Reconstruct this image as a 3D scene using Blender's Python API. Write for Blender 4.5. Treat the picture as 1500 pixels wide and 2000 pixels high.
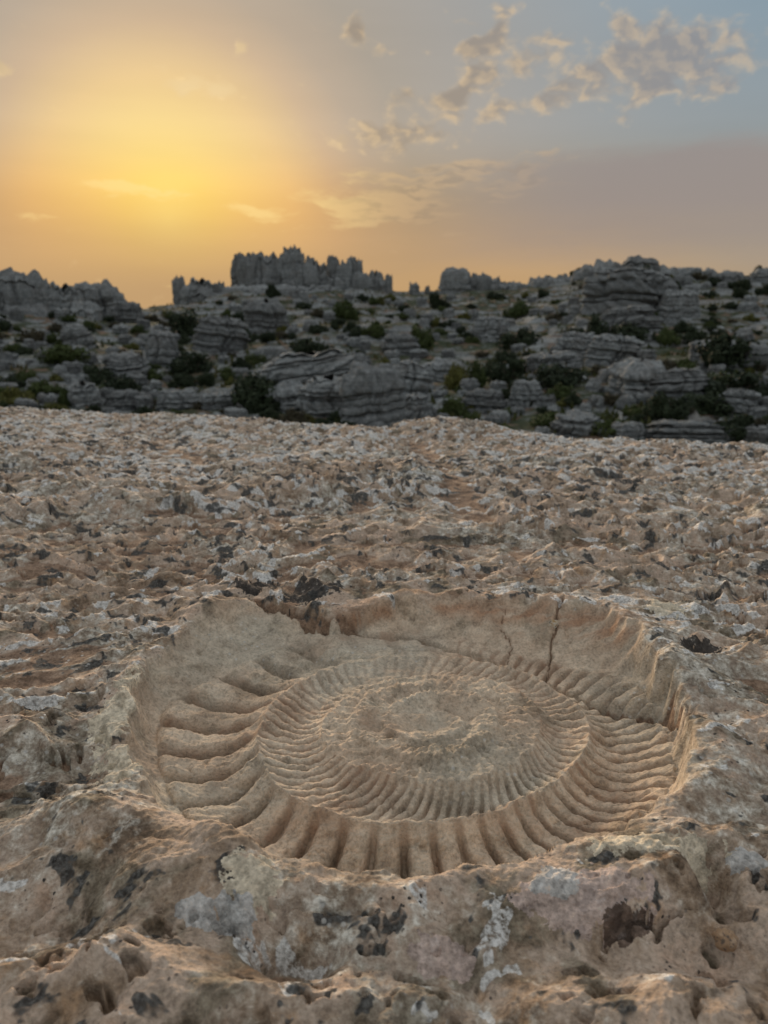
import bpy, math, random
import numpy as np
from mathutils import Vector

for o in list(bpy.data.objects):
    bpy.data.objects.remove(o, do_unlink=True)
SC = bpy.context.scene
COL = SC.collection
R = math.radians

# ------------------------------------------------------------------ camera
F_PX = 1500.0                      # focal length measured in the photograph's pixels
CAM_H = 0.50
PITCH = math.atan(374.0 / 1500.0)  # horizon lies at row 626 of 2000
cam_d = bpy.data.cameras.new('camera')
cam = bpy.data.objects.new('camera', cam_d)
COL.objects.link(cam)
cam.location = (0, 0, CAM_H)
cam.rotation_euler = (math.pi / 2 - PITCH, 0, 0)
cam_d.sensor_fit = 'VERTICAL'
cam_d.sensor_height = 36.0
cam_d.lens = F_PX / 2000.0 * 36.0
cam_d.clip_start = 0.02
cam_d.clip_end = 20000
cam_d.dof.use_dof = True
cam_d.dof.focus_distance = 1.0
cam_d.dof.aperture_fstop = 6.8
SC.camera = cam

SC.view_settings.view_transform = 'Standard'
SC.view_settings.look = 'None'
SC.view_settings.gamma = 1.0
SC.view_settings.exposure = 0.0
SC.view_settings.use_curve_mapping = False
SC.cycles.use_denoising = True
SC.cycles.max_bounces = 4
SC.cycles.diffuse_bounces = 2


def pix_dir(px, py):
    """Unit-free ray direction for a pixel of the photograph (numpy friendly)."""
    cx = (np.asarray(px, float) - 750.0) / F_PX
    cy = (1000.0 - np.asarray(py, float)) / F_PX
    c, s = math.cos(PITCH), math.sin(PITCH)
    return cx, c + s * cy, -s + c * cy


def U(px, py, z=0.0):
    """Where the ray of a pixel meets the level z."""
    dx, dy, dz = pix_dir(px, py)
    t = (z - CAM_H) / dz
    return dx * t, dy * t


# ------------------------------------------------------------------ sky (world) and sun
SUN_DIR = Vector([float(v) for v in pix_dir(330, 428)]).normalized()
SUN_EL = math.asin(SUN_DIR.z)
SUN_AZ = math.atan2(SUN_DIR.x, SUN_DIR.y)      # from +Y towards +X

world = bpy.data.worlds.new('World')
SC.world = world
world.use_nodes = True
WN, WL = world.node_tree.nodes, world.node_tree.links
WN.clear()


class G:
    """Small helper for building node graphs."""
    def __init__(self, nt):
        self.n, self.l = nt.nodes, nt.links

    def put(self, sock, v):
        if isinstance(v, bpy.types.NodeSocket):
            self.l.new(v, sock)
        elif v is not None:
            sock.default_value = v

    def m(self, op, a, b=None, c=None, clamp=False):
        n = self.n.new('ShaderNodeMath'); n.operation = op; n.use_clamp = clamp
        self.put(n.inputs[0], a); self.put(n.inputs[1], b)
        if c is not None: self.put(n.inputs[2], c)
        return n.outputs[0]

    def vm(self, op, a, b=None, out=0):
        n = self.n.new('ShaderNodeVectorMath'); n.operation = op
        self.put(n.inputs[0], a)
        if b is not None:
            self.put(n.inputs['Scale'] if op == 'SCALE' else n.inputs[1], b)
        return n.outputs['Value'] if op in ('DOT_PRODUCT', 'LENGTH') else n.outputs[0]

    def noise(self, vec, scale, detail=4, rough=0.55, dist=0.0, out='Fac', lac=2.0):
        n = self.n.new('ShaderNodeTexNoise')
        if vec is not None: self.put(n.inputs['Vector'], vec)
        n.inputs['Scale'].default_value = scale; n.inputs['Detail'].default_value = detail
        n.inputs['Roughness'].default_value = rough; n.inputs['Distortion'].default_value = dist
        n.inputs['Lacunarity'].default_value = lac
        return n.outputs[out]

    def voro(self, vec, scale, feature='F1', out='Distance', rand=1.0):
        n = self.n.new('ShaderNodeTexVoronoi'); n.feature = feature
        self.put(n.inputs['Vector'], vec)
        n.inputs['Scale'].default_value = scale; n.inputs['Randomness'].default_value = rand
        return n.outputs[out]

    def ramp(self, f, stops, interp='LINEAR'):
        n = self.n.new('ShaderNodeValToRGB'); cr = n.color_ramp; cr.interpolation = interp
        while len(cr.elements) < len(stops): cr.elements.new(0.5)
        for e, (p, c) in zip(cr.elements, stops):
            e.position = p
            e.color = (c, c, c, 1) if isinstance(c, (int, float)) else (tuple(c) + (1,))[:4]
        self.put(n.inputs[0], f)
        return n.outputs[0]

    def mix(self, f, a, b, mode='MIX'):
        n = self.n.new('ShaderNodeMix'); n.data_type = 'RGBA'; n.blend_type = mode
        n.clamp_factor = True
        self.put(n.inputs[0], f)
        for s, v in ((n.inputs[6], a), (n.inputs[7], b)):
            if isinstance(v, tuple): v = (v + (1,))[:4]
            self.put(s, v)
        return n.outputs[2]

    def mr(self, v, a, b, c=0.0, d=1.0, smooth=True):
        n = self.n.new('ShaderNodeMapRange'); n.interpolation_type = 'SMOOTHSTEP' if smooth else 'LINEAR'
        self.put(n.inputs[0], v)
        for k, x in zip((1, 2, 3, 4), (a, b, c, d)): self.put(n.inputs[k], x)
        return n.outputs[0]

    def xyz(self, x, y, z):
        n = self.n.new('ShaderNodeCombineXYZ')
        for k, v in enumerate((x, y, z)): self.put(n.inputs[k], v)
        return n.outputs[0]

    def sep(self, v):
        n = self.n.new('ShaderNodeSeparateXYZ'); self.put(n.inputs[0], v)
        return n.outputs


def build_sky():
    g = G(world.node_tree)
    tc = WN.new('ShaderNodeTexCoord')
    d = g.vm('NORMALIZE', tc.outputs['Generated'])
    x, y, z = g.sep(d)
    el = g.m('MULTIPLY', g.m('ARCSINE', z), 180 / math.pi)          # degrees
    az = g.m('MULTIPLY', g.m('ARCTAN2', x, y), 180 / math.pi)
    sun_az, sun_el = math.degrees(SUN_AZ), math.degrees(SUN_EL)
    dot = g.vm('DOT_PRODUCT', d, tuple(SUN_DIR))
    ang = g.m('MULTIPLY', g.m('ARCCOSINE', g.m('MINIMUM', dot, 0.999999)), 180 / math.pi)
    # clear air: warm grey low down, blue grey above, unseen zenith brightened to light the slab
    base = g.ramp(g.m('DIVIDE', el, 90.0), [
        (0.0, (0.40, 0.335, 0.27)), (0.07, (0.385, 0.335, 0.28)), (0.13, (0.29, 0.325, 0.34)),
        (0.22, (0.25, 0.34, 0.41)), (0.45, (0.46, 0.495, 0.53)), (1.0, (0.68, 0.68, 0.68))])
    # wide golden aureole round the veiled sun
    glow = g.ramp(g.m('DIVIDE', ang, 60.0), [
        (0.0, (1.10, 0.93, 0.33)), (0.045, (1.03, 0.81, 0.27)), (0.083, (0.98, 0.73, 0.285)), (0.14, (0.865, 0.615, 0.30)), (0.19, (0.645, 0.475, 0.31)),
        (0.23, (0.51, 0.41, 0.31)), (0.28, (0.43, 0.37, 0.30)), (0.36, (0.415, 0.375, 0.33)), (0.5, (0.40, 0.375, 0.345)), (0.7, (0.34, 0.35, 0.36))])
    galpha = g.ramp(g.m('DIVIDE', ang, 60.0), [(0.0, 1.0), (0.25, 0.98), (0.36, 0.85), (0.5, 0.40), (0.66, 0.0)])
    sky = g.mix(galpha, base, glow)
    # thicker, redder air close to the horizon on the sun's side
    near = g.mr(ang, 54.0, 16.0, 0.0, 1.0)
    sky = g.mix(g.m('MULTIPLY', g.mr(el, 13.0, 6.5), near), sky, (1.03, 0.84, 0.58), 'MULTIPLY')
    sky = g.mix(g.m('MULTIPLY', g.mr(el, 5.8, 1.6), near), sky, (0.52, 0.335, 0.15))
    sky = g.mix(g.m('MULTIPLY', g.mr(el, 9.5, 4.5, 0.0, 0.65), g.mr(ang, 40.0, 22.0)), sky, (0.57, 0.355, 0.175))
    # very faint streaks in the haze
    st = g.noise(g.xyz(g.m('MULTIPLY', az, 0.05), g.m('MULTIPLY', el, 0.30), 1.3), 1.0, 4, 0.5)
    sky = g.mix(1.0, sky, g.ramp(st, [(0.3, 0.965), (0.7, 1.035)]), 'MULTIPLY')

    # clouds: noise in a coverage field given by soft ellipses (azimuth, elevation in degrees)
    warp = g.noise(g.xyz(g.m('MULTIPLY', az, 0.35), g.m('MULTIPLY', el, 0.45), 4.0), 1.0, 3, 0.6, out='Color')
    wx, wy, _ = g.sep(warp)
    uu = g.m('ADD', az, g.m('MULTIPLY', g.m('SUBTRACT', wx, 0.5), 1.7))
    vv = g.m('ADD', el, g.m('MULTIPLY', g.m('SUBTRACT', wy, 0.5), 1.2))

    uv = g.xyz(uu, vv, 0.0)

    def field(items):
        tot = 0.0
        for (px, py, rx, ry, tilt, s) in items:
            dx, dy, dz = [float(v) for v in pix_dir(px, py)]
            ln = math.sqrt(dx * dx + dy * dy + dz * dz)
            a0, e0 = math.degrees(math.atan2(dx, dy)), math.degrees(math.asin(dz / ln))
            k = math.degrees(1.0 / F_PX)
            mp = WN.new('ShaderNodeMapping'); mp.vector_type = 'TEXTURE'
            WL.new(uv, mp.inputs['Vector'])
            mp.inputs['Location'].default_value = (a0, e0, 0); mp.inputs['Rotation'].default_value = (0, 0, R(tilt))
            mp.inputs['Scale'].default_value = (rx * k, ry * k, 1)
            r2 = g.vm('DOT_PRODUCT', mp.outputs[0], mp.outputs[0])
            tot = g.m('MULTIPLY_ADD', g.m('POWER', 0.45, r2), s, tot)
        return tot

    puffs = [(1066, 105, 34, 36, 30, .8), (1140, 160, 88, 28, 28, .95), (1285, 110, 72, 48, 0, 1.0), (1262, 168, 52, 24, 40, .6),
             (1405, 92, 72, 36, 10, .75), (1400, 165, 42, 18, 20, .7), (978, 30, 26, 18, 50, .85), (965, 62, 24, 12, 40, .7), (955, 92, 46, 13, 8, .9), (912, 88, 22, 11, 0, .8),
             (930, 150, 40, 20, 35, .9), (890, 185, 42, 22, 10, .9), (968, 155, 20, 22, 0, .75), (965, 226, 50, 13, 15, .75), (770, 262, 112, 30, 3, .95), (412, 176, 50, 13, -8, .95),
             (697, 50, 22, 16, 40, .8), (700, 70, 14, 10, 0, .7), (735, 101, 30, 13, 0, .75), (472, 92, 13, 11, 0, .8), (1195, 40, 24, 14, -30, .8), (1222, 52, 16, 12, 30, .6),
             (1012, 128, 16, 14, 0, .8), (800, 186, 24, 9, 10, .75), (2, 130, 18, 10, 0, .9), (318, 135, 14, 8, 0, .6), (348, 170, 20, 9, 0, .6)]
    wisps = [(830, 372, 190, 36, 6, .75), (745, 412, 85, 22, 4, .85), (500, 413, 48, 9, -3, .9), (225, 364, 75, 10, -4, .9),
             (45, 419, 42, 6, -2, .7), (640, 392, 60, 10, -8, .7), (900, 330, 130, 14, 5, .6), (850, 440, 120, 16, -3, .4),
             (330, 385, 90, 16, 0, .35), (1040, 345, 60, 20, 30, .5)]
    pf, wf = field(puffs), field(wisps)
    # elsewhere the same scattered evening clouds go on
    outside = g.m('MULTIPLY', g.mr(g.m('ABSOLUTE', az), 27, 36), g.mr(el, 3, 10))
    outside = g.m('MAXIMUM', outside, g.mr(el, 24, 30))
    big = g.noise(g.xyz(g.m('MULTIPLY', az, 0.07), g.m('MULTIPLY', el, 0.11), 9.0), 1.0, 2, 0.5)
    pf = g.m('ADD', pf, g.m('MULTIPLY', outside, g.mr(big, 0.52, 0.72, 0.0, 0.9)))

    def dens(du, dv):
        v = g.xyz(g.m('MULTIPLY', g.m('ADD', uu, du), 0.62), g.m('MULTIPLY', g.m('ADD', vv, dv), 0.95), 2.0)
        return g.noise(v, 0.95, 4, 0.52)
    n0 = dens(0, 0)
    sx, sy = -0.42, -0.20                                  # towards the sun
    n1 = dens(sx, sy)
    cov = g.m('ADD', g.m('MULTIPLY', g.m('SUBTRACT', n0, 0.5), 2.1), g.m('SUBTRACT', pf, 0.52))
    pd = g.mr(cov, -0.20, 0.60)
    rim = g.mr(g.m('SUBTRACT', n0, n1), -0.08, 0.15)       # sunward sides of the puffs
    thin = g.mr(cov, 0.60, -0.10)
    lit = g.m('MAXIMUM', g.m('MULTIPLY', rim, g.mr(cov, 0.9, 0.05, 0.30, 1.0)), g.m('MULTIPLY', thin, g.mr(g.m('SUBTRACT', n0, n1), -0.10, 0.05, 0.15, 0.8)))
    lit = g.m('MAXIMUM', lit, g.mr(ang, 17.0, 10.0, 0.0, 0.75))
    shade_c = g.mix(galpha, (0.265, 0.265, 0.285), (0.335, 0.27, 0.205))
    close = g.mr(ang, 17.0, 8.0)
    lit_c = g.mix(close, g.mix(galpha, (0.70, 0.53, 0.34), (0.84, 0.60, 0.33)), (1.05, 0.78, 0.40))
    cc = g.mix(lit, shade_c, lit_c)
    sky = g.mix(g.m('MULTIPLY', pd, 0.74), sky, cc)
    sv = g.xyz(g.m('MULTIPLY', uu, 0.30), g.m('MULTIPLY', vv, 1.5), 7.0)
    ws = g.noise(sv, 1.0, 5, 0.6)
    wc = g.m('ADD', g.m('MULTIPLY', g.m('SUBTRACT', ws, 0.5), 2.6), g.m('SUBTRACT', wf, 0.34))
    wd = g.mr(wc, 0.0, 0.7)
    wl = g.mr(g.noise(sv, 1.7, 3, 0.5), 0.36, 0.54)
    wcol = g.mix(wl, g.mix(near, (0.34, 0.28, 0.23), (0.40, 0.29, 0.175)), g.mix(near, (0.52, 0.38, 0.25), (0.70, 0.475, 0.245)))
    wcol = g.mix(close, wcol, (1.06, 0.80, 0.33))
    sky = g.mix(g.m('MULTIPLY', wd, 0.45), sky, wcol)
    # violet-grey veil low on the right
    ve = g.m('ADD', el, g.m('MULTIPLY', g.m('SUBTRACT', g.noise(g.xyz(g.m('MULTIPLY', az, .12), g.m('MULTIPLY', el, .5), 3.), 1.0, 4, .6), .5), 2.6))
    veil = g.m('MULTIPLY', g.mr(ve, 11.6, 9.8), g.mr(ve, 2.0, 8.0))
    veil = g.m('MULTIPLY', veil, g.mr(g.m('SUBTRACT', az, g.m('MULTIPLY', el, 0.8)), -9.0, 9.0))
    sky = g.mix(g.m('MULTIPLY', veil, 0.8), sky, (0.315, 0.27, 0.255))
    # below the horizon: dim earth
    sky = g.mix(g.mr(el, 0.0, -3.0), sky, (0.10, 0.085, 0.07))

    bg = WN.new('ShaderNodeBackground'); out = WN.new('ShaderNodeOutputWorld')
    WL.new(sky, bg.inputs[0]); bg.inputs[1].default_value = 1.0
    WL.new(bg.outputs[0], out.inputs[0])


build_sky()
world.cycles.sampling_method = 'MANUAL'
world.cycles.sample_map_resolution = 512

sun_d = bpy.data.lights.new('sun', 'SUN')
sun = bpy.data.objects.new('sun', sun_d)
COL.objects.link(sun)
sun_d.energy = 4.8
sun_d.angle = R(24)
sun_d.color = (1.0, 0.76, 0.52)
sun.rotation_euler = SUN_DIR.to_track_quat('Z', 'Y').to_euler()

# ------------------------------------------------------------------ numpy noise
_perm = {}


def _tab(seed):
    if seed not in _perm:
        rs = np.random.RandomState(seed)
        p = rs.permutation(256); a = rs.rand(256) * 2 * np.pi
        _perm[seed] = (np.concatenate([p, p]), np.cos(a), np.sin(a), rs.rand(256))
    return _perm[seed]


def perlin(x, y, seed=0):
    p, gx, gy, _ = _tab(seed)
    xi = np.floor(x).astype(np.int64); yi = np.floor(y).astype(np.int64)
    fx = x - xi; fy = y - yi
    xi &= 255; yi &= 255
    u = fx * fx * fx * (fx * (fx * 6 - 15) + 10); v = fy * fy * fy * (fy * (fy * 6 - 15) + 10)
    x1 = (xi + 1) & 255; y1 = (yi + 1) & 255

    def gr(ix, iy, dx, dy):
        h = p[p[ix] + iy]
        return gx[h] * dx + gy[h] * dy
    a = gr(xi, yi, fx, fy); b = gr(x1, yi, fx - 1, fy); c = gr(xi, y1, fx, fy - 1); d = gr(x1, y1, fx - 1, fy - 1)
    return 1.5 * ((a + u * (b - a)) * (1 - v) + (c + u * (d - c)) * v)


def fbm(x, y, oct=4, seed=0, gain=0.5):
    s = 0.0; a = 1.0; t = 0.0
    for k in range(oct):
        s = s + a * perlin(x, y, seed + k); t += a
        a *= gain; x = x * 2.03 + 17.1; y = y * 2.03 - 9.7
    return s / t


def ridged(x, y, oct=3, seed=0, gain=0.45):
    s = 0.0; a = 1.0; t = 0.0
    for k in range(oct):
        s = s + a * (1 - np.abs(perlin(x, y, seed + k)) * 1.6); t += a
        a *= gain; x = x * 2.07 + 5.3; y = y * 2.07 + 11.9
    return s / t


def sstep(a, b, x):
    t = np.clip((x - a) / (b - a), 0, 1)
    return t * t * (3 - 2 * t)


def gauss(x, y, cx, cy, sx, sy=None):
    sy = sy or sx
    return np.exp(-((x - cx) / sx) ** 2 - ((y - cy) / sy) ** 2)


# ------------------------------------------------------------------ mesh and object helpers
def tag(o, label=None, cat=None, group=None, kind=None):
    if label: o['label'] = label
    if cat: o['category'] = cat
    if group: o['group'] = group
    if kind: o['kind'] = kind
    return o


def link(name, data, mat=None, parent=None, loc=None):
    o = bpy.data.objects.new(name, data)
    COL.objects.link(o)
    if parent: o.parent = parent
    if loc is not None: o.location = loc
    if mat is not None and data is not None and not data.materials: data.materials.append(mat)
    return o


def mesh_np(name, verts, faces, smooth=True):
    """verts n x 3, faces m x k (all the same size k)."""
    me = bpy.data.meshes.new(name)
    verts = np.ascontiguousarray(verts, np.float32); faces = np.ascontiguousarray(faces, np.int32)
    m, k = faces.shape
    me.vertices.add(len(verts)); me.vertices.foreach_set('co', verts.ravel())
    me.loops.add(m * k); me.loops.foreach_set('vertex_index', faces.ravel())
    me.polygons.add(m)
    me.polygons.foreach_set('loop_start', np.arange(0, m * k, k, dtype=np.int32))
    me.polygons.foreach_set('use_smooth', np.full(m, smooth, bool))
    me.update(calc_edges=True)
    return me


def grid_faces(nr, nc, wrap=False):
    i = np.arange(nr - 1)[:, None]; j = np.arange(nc if wrap else nc - 1)[None, :]
    j2 = (j + 1) % nc
    a = i * nc + j; b = i * nc + j2; c = (i + 1) * nc + j2; d = (i + 1) * nc + j
    return np.stack([a, b, c, d], -1).reshape(-1, 4)


def new_mat(name):
    m = bpy.data.materials.new(name); m.use_nodes = True
    nt = m.node_tree
    bs = nt.nodes['Principled BSDF']
    bs.inputs['Roughness'].default_value = 0.9
    bs.inputs['Specular IOR Level'].default_value = 0.25
    return m, G(nt), bs


def coords(g, kind='Object'):
    return g.n.new('ShaderNodeTexCoord').outputs[kind]


def bump(g, bs, h, strength, dist):
    b = g.n.new('ShaderNodeBump'); b.inputs['Strength'].default_value = strength; b.inputs['Distance'].default_value = dist
    g.put(b.inputs['Height'], h); g.l.new(b.outputs[0], bs.inputs['Normal'])


# ================================================================== FOREGROUND SLAB AND FOSSIL
FC = U(845, 1418, -0.035)                     # plan centre of the ammonite
FCX, FCY = float(FC[0]), float(FC[1])


def curve(points, z, sig=5.0):
    """Plan radius about the fossil's centre as a function of the angle, from outline points."""
    px, py = np.array(points, float).T
    zz = np.full(len(px), z)
    x, y = U(px, py, zz)
    a = np.arctan2(y - FCY, x - FCX); r = np.hypot(x - FCX, y - FCY)
    o = np.argsort(a); a, r = a[o], r[o]
    A = np.linspace(-np.pi, np.pi, 1441)[:-1]
    rr = np.interp(A, np.concatenate([a[-1:] - 2 * np.pi, a, a[:1] + 2 * np.pi]), np.concatenate([r[-1:], r, r[:1]]))
    k = np.fft.rfftfreq(1440, 1 / 1440.0)
    rr = np.fft.irfft(np.fft.rfft(rr) * np.exp(-0.5 * (k * math.radians(sig)) ** 2), 1440)
    return A, rr


def look(cv, phi):
    A, r = cv
    return np.interp(phi, np.append(A, np.pi), np.append(r, r[0]))


RIM = [(250, 1420), (268, 1335), (320, 1265), (395, 1205), (480, 1165), (560, 1182), (620, 1195), (700, 1188), (800, 1180), (900, 1176),
       (1000, 1184), (1090, 1195), (1160, 1205), (1222, 1240), (1266, 1290), (1306, 1365), (1345, 1430), (1355, 1490), (1332, 1545),
       (1290, 1602), (1220, 1642), (1130, 1668), (1050, 1682), (900, 1706), (780, 1728), (680, 1716), (560, 1696), (490, 1684),
       (410, 1632), (330, 1596), (282, 1542), (255, 1480)]
FOOT = [(312, 1395), (308, 1450), (315, 1505), (340, 1568), (400, 1632), (510, 1702), (640, 1748), (780, 1768), (900, 1750), (1000, 1732),
        (1110, 1702), (1215, 1655), (1290, 1592), (1330, 1510), (1332, 1450), (1292, 1405), (1232, 1358), (1140, 1328), (1060, 1306),
        (960, 1275), (860, 1258), (740, 1246), (640, 1240), (560, 1262), (480, 1300), (405, 1340), (345, 1368)]
SEAM = [(1150, 1440), (1142, 1400), (1100, 1365), (1000, 1312), (900, 1290), (800, 1286), (700, 1294), (625, 1318), (560, 1352), (520, 1400),
        (503, 1450), (520, 1510), (570, 1565), (640, 1592), (770, 1618), (870, 1610), (1000, 1580), (1080, 1535), (1130, 1485)]
DISC = [(630, 1450), (645, 1400), (700, 1352), (790, 1328), (870, 1322), (960, 1332), (1035, 1370), (1054, 1420), (1042, 1465),
        (970, 1508), (870, 1534), (790, 1527), (700, 1504), (650, 1474)]
C_RIM, C_FOOT, C_SEAM, C_DISC = curve(RIM, -0.004, 3.0), curve(FOOT, -0.055, 4.0), curve(SEAM, -0.036, 4.0), curve(DISC, -0.032, 4.0)

# rib phase of the outer whorl: spacing in degrees grows clockwise from the whorl's start
_u = np.linspace(0, 360, 3601)                                        # clockwise angle from PHI0
PHI0 = R(78)
_sp = np.interp(_u, [0, 30, 78, 110, 140, 170, 215, 260, 310, 360], [4.2, 4.3, 4.6, 5.3, 6.3, 7.8, 9.0, 11.5, 13.0, 13.0])
_ph = np.concatenate([[0], np.cumsum(0.1 / _sp[:-1])])

CRACKS = [
    [(490, 1163, 0), (570, 1186, -.01), (603, 1215, -.03), (640, 1241, -.05), (700, 1246, -.055), (740, 1256, -.055), (800, 1258, -.055),
     (860, 1275, -.05), (960, 1299, -.05), (1065, 1334, -.05), (1130, 1360, -.05), (1200, 1390, -.055), (1300, 1432, -.055), (1352, 1462, -.03)],
    [(1096, 1188, 0), (1090, 1215, -.02), (1084, 1245, -.035), (1077, 1288, -.048), (1062, 1332, -.05)],
    [(985, 1185, -.0), (980, 1225, -.03), (1000, 1262, -.04), (985, 1300, -.05)],
]


def polydist(x, y, pts):
    best = np.full(x.shape, 9.0); along = np.zeros(x.shape)
    acc = 0.0
    for (x0, y0), (x1, y1) in zip(pts[:-1], pts[1:]):
        dx, dy = x1 - x0, y1 - y0; L2 = dx * dx + dy * dy
        t = np.clip(((x - x0) * dx + (y - y0) * dy) / L2, 0, 1)
        d = np.hypot(x - x0 - t * dx, y - y0 - t * dy)
        k = d < best
        best = np.where(k, d, best); along = np.where(k, acc + t, along)
        acc += 1
    return best, along / acc


def plan(points, z=0.0):
    return [tuple(float(v) for v in U(p[0], p[1], p[2] if len(p) > 2 else z)) for p in points]


EDGE = [(-400, 788), (0, 792), (150, 796), (300, 801), (450, 812), (600, 822), (740, 836), (790, 830), (860, 830), (950, 836), (1010, 846),
        (1100, 854), (1300, 860), (1500, 864), (1900, 868)]
_ex, _ey = U(np.array([e[0] for e in EDGE]), np.array([e[1] for e in EDGE]), 0.02)
EDGE_A, EDGE_R = np.arctan2(_ex, _ey), np.hypot(_ex, _ey)

# lumps and hollows one can point to: column, row, half width (m), half depth (m), height (m)
LUMPS = [(340, 1690, .085, .060, .026), (130, 1600, .070, .05, .028), (170, 1465, .045, .035, -.030), (110, 1735, .07, .055, -.030),
         (560, 1835, .030, .018, -.055), (1392, 1722, .016, .032, -.055), (1368, 1280, .030, .028, -.032), (1490, 1340, .03, .025, -.03),
         (1330, 1700, .10, .05, .022), (1150, 1745, .085, .035, .016), (220, 1900, .07, .03, .022), (760, 1810, .06, .03, .012),
         (1315, 1340, .055, .055, .014), (1240, 1255, .06, .06, .016), (1380, 1480, .06, .05, .020), (1400, 1560, .07, .05, .016),
         (840, 1150, .20, .05, .004), (500, 1150, .05, .07, -.005), (420, 1180, .07, .06, .012), (620, 1145, .06, .05, .010),
         (1020, 1155, .05, .05, .010), (860, 832, .35, .3, .035), (690, 1935, .07, .03, .018), (1000, 1880, .08, .03, -.012),
         (1430, 1850, .07, .03, -.02), (1250, 1940, .09, .03, .015), (420, 1960, .06, .02, .015), (1395, 1655, .05, .02, .014),
         (60, 1420, .06, .05, .015), (80, 1280, .09, .09, -.02), (230, 1340, .05, .07, .012)]
LEDGES = [([(-200, 1030), (0, 1015), (130, 1000), (300, 985), (430, 990), (560, 968)], .045, .05),
          ([(1060, 1050), (1180, 1040), (1330, 1052), (1500, 1046), (1700, 1050)], .035, .045),
          ([(900, 930), (1040, 940), (1180, 960)], .02, .05)]
GULLIES = [([(770, 838), (840, 880), (880, 930), (905, 985), (960, 1015)], .026, .05),
           ([(300, 830), (330, 870), (420, 905)], .016, .06),
           ([(560, 1160), (540, 1130), (600, 1100), (700, 1090)], .005, .035)]

# crusts of lichen and one painted strip of rim sunlight: column, row, half width, half depth (m), kind, label
LICHENS = [(246, 1375, .030, .095, 'white', 'cream crust along the left rim of the fossil hollow'),
           (246, 1490, .024, .06, 'white', 'cream crust low on the left rim of the fossil hollow'),
           (487, 1712, .026, .022, 'white', 'pale flaky crust on the near left rim of the hollow'),
           (1140, 1738, .055, .026, 'pink', 'large pinkish lichen rosette in front of the hollow'),
           (1085, 1718, .022, .014, 'pale', 'pale grey lichen rosette left of the large pinkish one'),
           (862, 1866, .026, .016, 'pink', 'round pinkish lichen rosette near the bottom centre'),
           (388, 1786, .020, .011, 'pale', 'crescent of pale grey lichen at lower left'),
           (452, 1782, .018, .014, 'pale', 'small pale grey lichen beside the crescent'),
           (1460, 1680, .022, .014, 'pale', 'pale grey lichen near the right edge'),
           (1225, 1795, .020, .012, 'brown', 'dark brown lichen at the foot of the pinkish rosette'),
           (1275, 1645, .07, .016, 'white', 'cream strip painted as sunlight along the right near rim'),  # sunlight on the rim put into the colour of this strip
           (1300, 1190, .035, .03, 'white', 'white crust on the hump above the right rim'),
           (610, 1150, .05, .045, 'black', 'black lichen patch at the head of the long crack'),
           (500, 1145, .04, .035, 'black', 'black lichen left of the head of the long crack'),
           (1370, 1280, .030, .028, 'black', 'black lichen in the pit above the right rim')]


def lichen_val(x, y, it, q):
    px, py, sx, sy, kind, lab = it
    z = 0.0
    for _ in range(5):                                   # settle on the uneven surface
        cx, cy = (float(v) for v in U(px, py, z))
        z = .5 * z + .5 * float(slab_height(np.array([cx]), np.array([cy]))[0][0])
    r = np.hypot((x - cx) / sx, (y - cy) / sy)
    return r + q


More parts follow.
